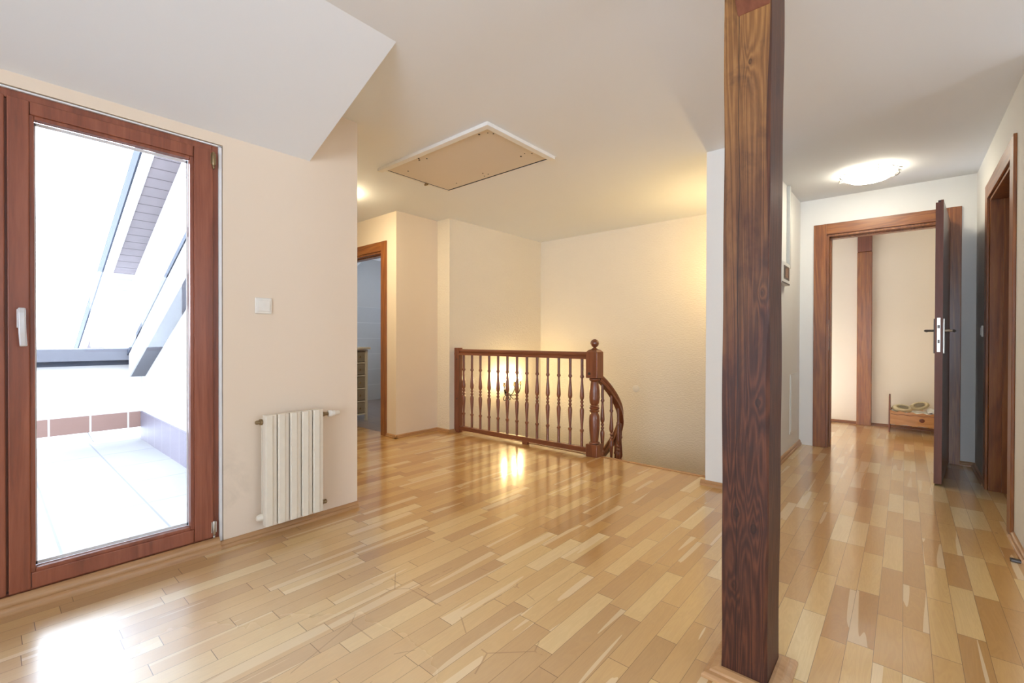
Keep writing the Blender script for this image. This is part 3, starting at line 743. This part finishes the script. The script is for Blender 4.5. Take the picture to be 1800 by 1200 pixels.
# ------------------------------------------------------------------ lamps
WARM, HALL = (1.0, .72, .33), (1.0, .92, .74)
M['hall_glow'] = emit('lit_frosted_glass', HALL, 36)
M['bulb'] = emit('lit_warm_bulb', WARM, 260)
M['pass_glow'] = emit('lit_passage_shade', (1.0, .82, .52), 95)
def ceiling_lamp(loc, r, label, glow, group=None):
    x, y, z = loc
    t = empty('ceiling_lamp', loc, label, 'ceiling lamp')
    MB().lathe([(r * .45, -.02), (r * .45, 0)], loc, 20).build('mounting_plate', M['metal'], t)
    prof = [(.004, -.088), (r * .35, -.086), (r * .7, -.072), (r * .92, -.050), (r, -.034), (r * .985, -.031), (r * .9, -.045), (r * .66, -.066), (r * .33, -.080), (.004, -.082)]
    smooth_by_angle(MB().lathe(prof, loc, 36, cap=False).build('glass_bowl', glow, t), 60)
    for k in range(4):
        a = PI / 4 * 2 * k + .35
        ca, sa = math.cos(a), math.sin(a)
        P = lambda rr, zz: (x + ca * rr, y + sa * rr, z + zz)
        b = MB(); b.tube([P(r * .45, -.012), P(r * .9, -.012), P(r * 1.10, -.022), P(r * 1.12, -.04), P(r * 1.02, -.055), P(r * .93, -.056)], .004, 8)
        smooth_by_angle(b.build('clip', M['dark_metal'], t))
    for k in range(4):
        a0 = PI / 2 * k + .35 + .30; pts = []
        for i in range(25):
            u = i / 24; a = a0 + u * .95; rr = r * (1.10 + .10 * math.sin(u * PI * 4)); pts.append((x + math.cos(a) * rr, y + math.sin(a) * rr, z - .032 + .008 * math.cos(u * PI * 5)))
        smooth_by_angle(MB().tube(pts, .0035, 6).build('scroll', M['metal'], t))
    return t
ceiling_lamp((-.215, 4.44, 2.299), .17, 'lit round glass ceiling lamp with curled metal clips in the hall', M['hall_glow'])
ceiling_lamp((-3.74, 1.98, ZC), .14, 'lit glass ceiling lamp in the passage outside the bathroom', M['pass_glow'])
ceiling_lamp((1.1, 5.95, 2.305), .16, 'added unseen ceiling lamp brightening the room beyond the hall', emit('far_room_fill_glow', (1.0, .88, .55), 23))  # added out of view to brighten the far room

def sconce(name_label, x, y, z, sx, mat=None):
    """wall lamp on a wall facing sx along X"""
    t = empty('wall_lamp', (x, y, z), name_label, 'wall lamp')
    smooth_by_angle(MB().lathe([(.035, 0), (.035, .006), (.02, .012), (.006, .016)] if sx > 0 else [(.035, 0), (.035, -.006), (.02, -.012), (.006, -.016)], (x, y, z), 20, 'x').build('wall_plate', M['iron'], t))
    for k, dy in enumerate((-.15, 0, .14)):
        P = [(x + sx * .01, y, z), (x + sx * .05, y + dy * .25, z - .05), (x + sx * .09, y + dy * .8, z - .03), (x + sx * (.10 + (.03 if dy == 0 else 0)), y + dy, z + .03), (x + sx * (.10 + (.03 if dy == 0 else 0)), y + dy, z + .075)]
        a = MB().tube(catmull(P), .005, 8)
        a.tube(catmull([(x + sx * .03, y + dy * .2, z - .04), (x + sx * .05, y + dy * .5, z - .10), (x + sx * .07, y + dy * .9, z - .08), (x + sx * .06, y + dy * .7, z - .05)]), .004, 6)
        arm = a.build('lamp_arm', M['iron'], t); smooth_by_angle(arm, 60)
        ex, ey, ez = P[-1]
        smooth_by_angle(MB().lathe([(.012, 0), (.02, .006), (.02, .01), (.012, .014), (.012, .05)], (ex, ey, ez), 16).build('candle_cup', M['brass'], arm))
        bz = ez + .05
        smooth_by_angle(MB().lathe([(.008, 0), (.016, .012), (.020, .028), (.016, .048), (.008, .064), (.001, .078)], (ex, ey, bz), 16).build('bulb', mat or M['bulb'], arm), 60)
    return t
sconce('wrought iron three-armed wall lamp, lit, low in the stairwell', -3.655, 4.13, .365, 1)
sconce('lit iron wall lamp on the stairwell side of the white wall block', -1.031, 4.15, 1.55, -1, emit('lit_warm_bulb_strong', WARM, 330))

# ------------------------------------------------------------------ hall wall fittings
cb = empty('intercom_box', (-.72, 4.2, 1.53), 'white wall box with small dark screen on the left hall wall', 'intercom')
MB().box(-.761, -.722, 4.02, 4.345, 1.44, 1.615).build('box_body', M['plastic_w'], cb, bevel=.004)
MB().box(-.7222, -.719, 4.10, 4.31, 1.478, 1.585).build('screen', M['black'], cb, bevel=.001)
MB().box(-.7192, -.7175, 4.15, 4.26, 1.492, 1.570).build('screen_glass', simple('amber_screen', (.14, .07, .03), .2), cb)
MB().box(-.725, -.719, 4.03, 4.33, 1.443, 1.452).build('lower_lip', M['dark_metal'], cb)
cd = MB().box(-.761, -.735, 4.42, 4.47, 1.60, 2.29).build('cable_duct', simple('grey_duct', (.55, .55, .52), .5), bevel=.003)
tag(cd, 'vertical grey cable duct above the intercom box', 'cable duct')
ap = empty('access_panel', (-.761, 4.78, .42), 'white access panel low on the left hall wall', 'access panel')
MB().box(-.761, -.755, 4.60, 4.965, .165, .69).build('panel_frame', M['plastic_w'], ap, bevel=.002)
MB().box(-.7552, -.752, 4.62, 4.945, .185, .67).build('panel_door', M['plastic_w'], ap, bevel=.0015)
rc = MB().lathe([(.04, 0), (.04, -.005), (.034, -.008), (.001, -.009)], (-2.30, 4.81, .437), 28, 'y').build('junction_cover', M['plastic'])
smooth_by_angle(rc); tag(rc, 'small round cream cover on the textured stair wall', 'junction box cover')
ws = MB(); ws.box(XR - .010, XR, 4.64, 4.72, 1.02, 1.10); ws.box(XR - .014, XR - .010, 4.652, 4.708, 1.032, 1.088)
tag(ws.build('light_switch', M['plastic_w'], bevel=.003), 'white light switch behind the open door in the hall', 'switch')

# ------------------------------------------------------------------ room beyond: timber and doll bed
tb = empty('timber_column', (-.36, 6.7, 0), 'brown timber column against the back wall beyond the hall', 'post')
tb_s = MB().box(-.428, -.290, 6.69, 6.76, 0, 2.02).build('column_shaft', M['oak_z'], tb, bevel=.004)
MB().box(-.425, -.293, 6.665, 6.76, 2.02, 2.305).build('column_head', M['leaf_edge'], tb, bevel=.004)
db = empty('doll_bed', (.2, 6.5, 0), 'small carved wooden doll bed on the floor beyond the doorway', 'doll bed')
M['bed'] = wood('honey_pine', (.28, .10, .025), (.46, .20, .055), (.60, .30, .10), 'x', .7, .45, .2)
bx0, bx1, by0, by1 = -.130, .52, 6.40, 6.68
def headboard(x, top):
    n = 12; pts = [(x, by0, .0), (x, by0 + .02, 0), (x, by0 + .03, .06), (x, by1 - .03, .06), (x, by1 - .02, 0), (x, by1, 0), (x, by1, .22)]
    for i in range(n + 1):
        u = i / n; pts.append((x, by1 + (by0 - by1) * u, .22 + (top - .22) * math.sin(u * PI) ** .8))
    pts.append((x, by0, .22))
    clean = []
    for p in pts:
        if not clean or (Vector(p) - Vector(clean[-1])).length > 1e-4: clean.append(p)
    return MB().prism(clean, (.014, 0, 0)).build('headboard', M['leaf_edge'], db, bevel=.002)
headboard(bx0, .40); headboard(bx1, .33)
def side(y):
    n = 24; xa, xb = bx0 + .014, bx1
    top = [(xa + (xb - xa) * i / n, y, .232 - .010 * math.sin(PI * i / n) + .007 * math.cos(i * 1.9)) for i in range(n + 1)]
    pts = [(xa, y, .085)] + [(xa + (xb - xa) * i / n, y, .085 + .006 * math.cos(i * 1.3)) for i in range(1, n)] + [(xb, y, .085)] + top[::-1]
    s_ = MB().prism(pts, (0, .012, 0)).build('side_board', M['bed'], db, bevel=.0015)
    return s_
sd = side(by0); side(by1 - .012)
cv = MB(); pth = [(bx0 + .02 + i * .026, by0 - .002, .196 + .004 * math.cos(i * 1.6)) for i in range(24)]
cv.tube(pth, .003, 6); cv.lathe([(.022, 0), (.018, -.004), (.005, -.006)], (.14, by0, .15), 14, 'y'); cv.build('carved_border', M['leaf_edge'], sd)
bx = MB().box(bx0 + .014, bx1, by0 + .012, by1 - .012, .09, .105); bx.build('bed_base', M['bed'], db)
# bedding
bm = MB(); nx_, ny_ = 22, 10
MB().box(bx0 + .018, bx1 - .004, by0 + .016, by1 - .016, .106, .222).build('mattress', M['linen'], db, bevel=.01)
grid = [[bm.b.verts.new((.185 + (bx1 - .195) * i / nx_, by0 + .016 + (by1 - by0 - .032) * j / ny_, .232 + .016 * math.sin(i * .9) * math.cos(j * 1.3) + .022 * math.sin(PI * j / ny_) + .008 * random.random())) for j in range(ny_ + 1)] for i in range(nx_ + 1)]
for i in range(nx_):
    for j in range(ny_): bm.b.faces.new([grid[i][j], grid[i + 1][j], grid[i + 1][j + 1], grid[i][j + 1]])
bo = bm.build('doll_bedding', M['linen'], None, smooth=True)
md = bo.modifiers.new('thick', 'SOLIDIFY'); md.thickness = .012; md.offset = -1
tag(bo, 'crumpled white bedding lying in the doll bed', 'bedding')
def slipper(cx, cy, cz, rz, tilt, label, rx=0.0):
    n = 16; b = MB(); rg = []
    for (k, hgt, ins) in ((1.0, 0, 0), (1.06, .012, 0), (1.0, .032, 0), (.86, .044, 0), (.66, .044, 0), (.6, .030, 0), (.55, .012, 0)):
        ring = []
        for i in range(n):
            a = 2 * PI * i / n
            ring.append(b.b.verts.new((math.cos(a) * .080 * k + (0.006 if k < .9 else 0), math.sin(a) * .042 * k, hgt)))
        rg.append(ring)
    for a_, b2 in zip(rg, rg[1:]):
        for i in range(n): b.b.faces.new([a_[i], a_[(i + 1) % n], b2[(i + 1) % n], b2[i]])
    b.b.faces.new(rg[0][::-1]); b.b.faces.new(rg[-1])
    TM = Matrix.Translation((cx, cy, cz)) @ Matrix.Rotation(rz, 4, 'Z') @ Matrix.Rotation(tilt, 4, 'Y') @ Matrix.Rotation(rx, 4, 'X')
    bmesh.ops.transform(b.b, verts=b.b.verts, matrix=TM)
    o = b.build('slipper', M['straw'], None, smooth=True); tag(o, label, 'slipper')
    q_ = MB(); q_.prism([tuple(TM @ Vector((math.cos(2 * PI * i / 14) * .040 + .012, math.sin(2 * PI * i / 14) * .018, .0455))) for i in range(14)], (TM.to_3x3() @ Vector((0, 0, .0015))))
    q_.build('slipper_opening', simple('dark_lining_' + str(len(bpy.data.materials)), (.20, .15, .09), .9), o); return o
slipper(-.022, 6.47, .245, .05, .10, 'flat straw-coloured slipper lying at the headboard end of the doll bed', .75)
slipper(.125, 6.52, .285, -.15, -.35, 'upturned straw-coloured slipper leaning on the white bedding', 1.15)

# ------------------------------------------------------------------ bathroom dresser
dr = empty('dresser', (-5.1, 2.95, 0), 'narrow whitewashed chest of drawers inside the bathroom', 'chest of drawers')
zx0, zx1, zy0, zy1 = -5.30, -4.96, 2.84, 3.05
k = MB()
k.box(zx1 - .03, zx1, zy1 - .03, zy1, 0, .86); k.box(zx1 - .03, zx1, zy0, zy0 + .03, 0, .86); k.box(zx0, zx0 + .03, zy1 - .03, zy1, 0, .86); k.box(zx0, zx0 + .03, zy0, zy0 + .03, 0, .86)
k.box(zx0 + .01, zx1 - .03, zy1 - .02, zy1 - .008, .08, .86); k.box(zx0, zx0 + .01, zy0, zy1, .08, .86)
for i in range(6): k.box(zx0 + .01, zx1 - .004, zy0 + .01, zy1 - .01, .075 + i * .155, .09 + i * .155)
k.build('carcass', M['chest'], dr, bevel=.003)
MB().box(zx0 - .02, zx1 + .03, zy0 - .02, zy1 + .025, .868, .893).build('dresser_top', M['chest'], dr, bevel=.005)
for i in range(5):
    z0 = .096 + i * .155
    dw = MB().box(zx1 - .25, zx1 - .008, zy0 + .034, zy1 - .034, z0, z0 + .13).build('drawer', M['chest_dark'], dr, bevel=.008)
    smooth_by_angle(MB().lathe([(.004, 0), (.008, .008), (.012, .014), (.006, .02)], (zx1 - .008, (zy0 + zy1) / 2, z0 + .06), 12, 'x').build('knob', M['brass'], dw))

# ------------------------------------------------------------------ terrace and roofs outside
ZT = -.10
S(MB().box(-6.47, XW - .3, -3.2, 1.12, -.22, ZT).build('ground_terrace', M['terrace']), 'pale stone paving of the terrace outside the balcony door', 'terrace floor')
S(MB().box(-5.9, XW - .28, -.75, .80, ZT, -.02).build('trim_threshold', M['outer']) if False else MB().box(XW - .36, XW - .24, -.75, .76, ZT, -.0).build('trim_threshold', M['seal'], bevel=.004), 'white outer threshold of the balcony door', 'threshold')
pa = empty('parapet', (-6.4, -.5, ZT), 'white terrace parapet with grey metal coping and terracotta tiles', 'parapet')
MB().box(-6.47, -6.33, -3.2, 1.118, .031, .76).build('parapet_wall', M['outer'], pa)
MB().box(-6.33, -6.315, -3.2, 1.104, .031, .20).build('tile_band', M['redtile'], pa)
MB().box(-6.50, -6.20, -3.2, 1.10, .765, .888).build('coping', M['coping'], pa, bevel=.006)
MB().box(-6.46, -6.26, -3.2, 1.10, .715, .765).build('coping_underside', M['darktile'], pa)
for y in (-1.2, -2.6): MB().box(-6.47, -6.35, y, y + .12, ZT, .031).build('parapet_foot', M['outer'], pa)
tag(MB().box(-6.312, XW - .302, 1.105, 1.1195, ZT, .20).build('tile_skirting', M['purpletile']), 'mauve tile skirting along the terrace side wall', 'skirting')
# small roof ledge over the terrace side wall
rz = lambda x: .53 + .43 * (x + 6.31)
le = empty('roof_ledge', (-4.5, 1.06, 1.2), 'lower sloping roof ledge with grey underside above the terrace', 'roof ledge')
XA, XB = -6.17, XW - .3
def slope_prism(x0, x1, y0, y1, za, zb, fn):
    return MB().prism([(x0, y0, fn(x0) + za), (x1, y0, fn(x1) + za), (x1, y0, fn(x1) + zb), (x0, y0, fn(x0) + zb)], (0, y1 - y0, 0))
slope_prism(XA, XB, 1.0, 1.12, .0, .02, rz).build('ledge_soffit', M['coping'], le)
slope_prism(XA, XB, .985, 1.0, .0, .24, rz).build('ledge_fascia', M['outer'], le)
slope_prism(XA - .03, XB, .975, 1.12, .24, .29, rz).build('ledge_edge', M['darktile'], le)
slope_prism(XA, XB, 1.0, 1.12, .02, .24, rz).build('ledge_core', M['outer'], le)
# main roof rake
ru = lambda x: 1.455 + .425 * (x + 7.3)
rk = empty('roof_rake', (-7.3, 1.0, 1.4), 'upper sloping roof edge with boarded underside and dark tile edge', 'roof')
slope_prism(-10.5, -2.9, .93, 1.12, .0, .02, ru).build('soffit_boards', M['soffit'], rk)
slope_prism(-10.5, -2.9, .915, .93, -.005, .27, ru).build('fascia', M['outer'], rk)
slope_prism(-10.5, -2.9, .90, 1.3, .27, .47, ru).build('tile_edge', M['darktile'], rk)
slope_prism(-10.5, -2.9, .93, 3.5, .02, .27, ru).build('roof_deck', M['outer'], rk)
# lower roof seen through the gap under the parapet
lr = empty('lower_roof', (-9, -.5, -1), 'pale lower roof with a skylight seen under the parapet', 'roof')
MB().prism([(-7.2, -3, -.9), (-12, -3, .6 - 1.0), (-12, -3, -1.2), (-7.2, -3, -1.2)], (0, 4.1, 0)).build('roof_plane', M['outer'], lr)
MB().prism([(-7.4, .52, -.87), (-9.4, .52, -.66), (-9.4, .52, -.62), (-7.4, .52, -.83)], (0, .38, 0)).build('skylight', simple('skylight_glass', (.02, .03, .05), .4), lr)

# windows behind and beside the camera sized as added fill light; seen only from other positions
def window_y(name, x0, x1, y, z0, z1, label):
    t = empty(name, ((x0 + x1) / 2, y, z0), label, 'window', kind='structure')
    b = MB(); k = .06
    b.box(x0, x1, y, y + .06, z0, z0 + k); b.box(x0, x1, y, y + .06, z1 - k, z1)
    n = 3
    for i in range(n + 1):
        xx = x0 + (x1 - x0 - k) * i / n; b.box(xx, xx + k, y, y + .06, z0 + k, z1 - k)
    b.build('window_frame', M['win_x'], t, bevel=.003)
    MB().box(x0 + .01, x1 - .01, y + .025, y + .031, z0 + .01, z1 - .01).build('window_glass', M['glass'], t)
def window_x(name, y0, y1, x, z0, z1, label):
    t = empty(name, (x, (y0 + y1) / 2, z0), label, 'window', kind='structure')
    b = MB(); k = .06
    b.box(x, x + .06, y0, y1, z0, z0 + k); b.box(x, x + .06, y0, y1, z1 - k, z1)
    for i in range(3):
        yy = y0 + (y1 - y0 - k) * i / 2; b.box(x, x + .06, yy, yy + k, z0 + k, z1 - k)
    b.build('window_frame', M['win_z'], t, bevel=.003)
    MB().box(x + .025, x + .031, y0 + .01, y1 - .01, z0 + .01, z1 - .01).build('window_glass', M['glass'], t)
window_y('added_window_1', -1.0, 2.4, -3.1, .3, 2.08, 'wide unseen window added behind the camera for fill light')  # added unseen, sized to send fill light up to the ceiling
window_x('added_window_2', -1.9, -1.0, 3.62, .8, 2.0, 'added unseen wooden window on the right outer wall, nearer the back')
window_x('added_window_3', .9, 2.1, 3.62, .8, 2.0, 'added unseen wooden window on the right outer wall beside the room')
window_x('added_window_4', 3.8, 4.2, 3.62, 1.2, 1.95, 'added unseen wooden window of the side room off the hall')

window_y('added_window_5', -6.3, -5.3, 5.32, 1.1, 1.9, 'unseen window added to brighten the bathroom')  # added out of view to brighten the bathroom
# ------------------------------------------------------------------ light
wd = bpy.data.worlds.new('sky'); bpy.context.scene.world = wd; wd.use_nodes = True
nt = wd.node_tree; nt.nodes.clear(); g = G(nt)
wo = nt.nodes.new('ShaderNodeOutputWorld'); bg = nt.nodes.new('ShaderNodeBackground')
tc = g.n('ShaderNodeTexCoord'); sp = g.n('ShaderNodeSeparateXYZ'); nt.links.new(tc.outputs['Generated'], sp.inputs[0])
col = g.ramp(g.math('MULTIPLY_ADD', sp.outputs[2], .5, .5), [(.46, (1.10, 1.25, 1.48)), (.52, (.80, .88, 1.0)), (1, (.66, .78, .96))])  # ground half made brighter than the sky to light the ceiling
nt.links.new(col, bg.inputs[0]); bg.inputs[1].default_value = 13.0
nt.links.new(bg.outputs[0], wo.inputs[0])
def portal(loc, rot, sx, sy):
    l = bpy.data.lights.new('daylight_opening', 'AREA'); l.shape = 'RECTANGLE'; l.size = sx; l.size_y = sy
    l.cycles.is_portal = True
    o = bpy.data.objects.new('daylight_opening', l); COL.objects.link(o); o.location = loc; o.rotation_euler = rot
portal((XW - .32, 0, .97), (0, -PI / 2, 0), 1.9, 1.45)
portal((.7, -3.14, 1.19), (PI / 2, 0, 0), 3.4, 1.78)
portal((3.74, -1.45, 1.4), (0, PI / 2, 0), 1.2, .9)
portal((3.74, 1.5, 1.4), (0, PI / 2, 0), 1.2, 1.2)
portal((-5.8, 5.44, 1.5), (-PI / 2, 0, 0), 1.0, .8)
portal((3.74, 4.0, 1.575), (0, PI / 2, 0), .75, .4)

# ------------------------------------------------------------------ camera
cam = bpy.data.cameras.new('camera'); co = bpy.data.objects.new('camera', cam); COL.objects.link(co)
yaw, pit, rol = math.radians(40.822), math.radians(-.354), math.radians(.13)
fwd = Vector((-math.sin(yaw) * math.cos(pit), math.cos(yaw) * math.cos(pit), math.sin(pit)))
rt = Vector((math.cos(yaw), math.sin(yaw), 0)); up = rt.cross(fwd)
rt2 = math.cos(rol) * rt + math.sin(rol) * up; up2 = -math.sin(rol) * rt + math.cos(rol) * up
co.matrix_world = Matrix(((rt2.x, up2.x, -fwd.x, 0), (rt2.y, up2.y, -fwd.y, 0), (rt2.z, up2.z, -fwd.z, 1.0), (0, 0, 0, 1)))
cam.sensor_fit = 'HORIZONTAL'; cam.sensor_width = 36; cam.lens = 36 * 799.4 / 1800
cam.clip_start = .02; cam.clip_end = 100
sc = bpy.context.scene
sc.camera = co
sc.view_settings.view_transform = 'Standard'; sc.view_settings.look = 'None'
sc.view_settings.exposure = -.15; sc.view_settings.gamma = 1; sc.view_settings.use_curve_mapping = False
sc.cycles.use_denoising = True
sc.cycles.max_bounces = 9; sc.cycles.diffuse_bounces = 5; sc.cycles.adaptive_threshold = .015; sc.cycles.transparent_max_bounces = 12
sc.cycles.sample_clamp_indirect = 6
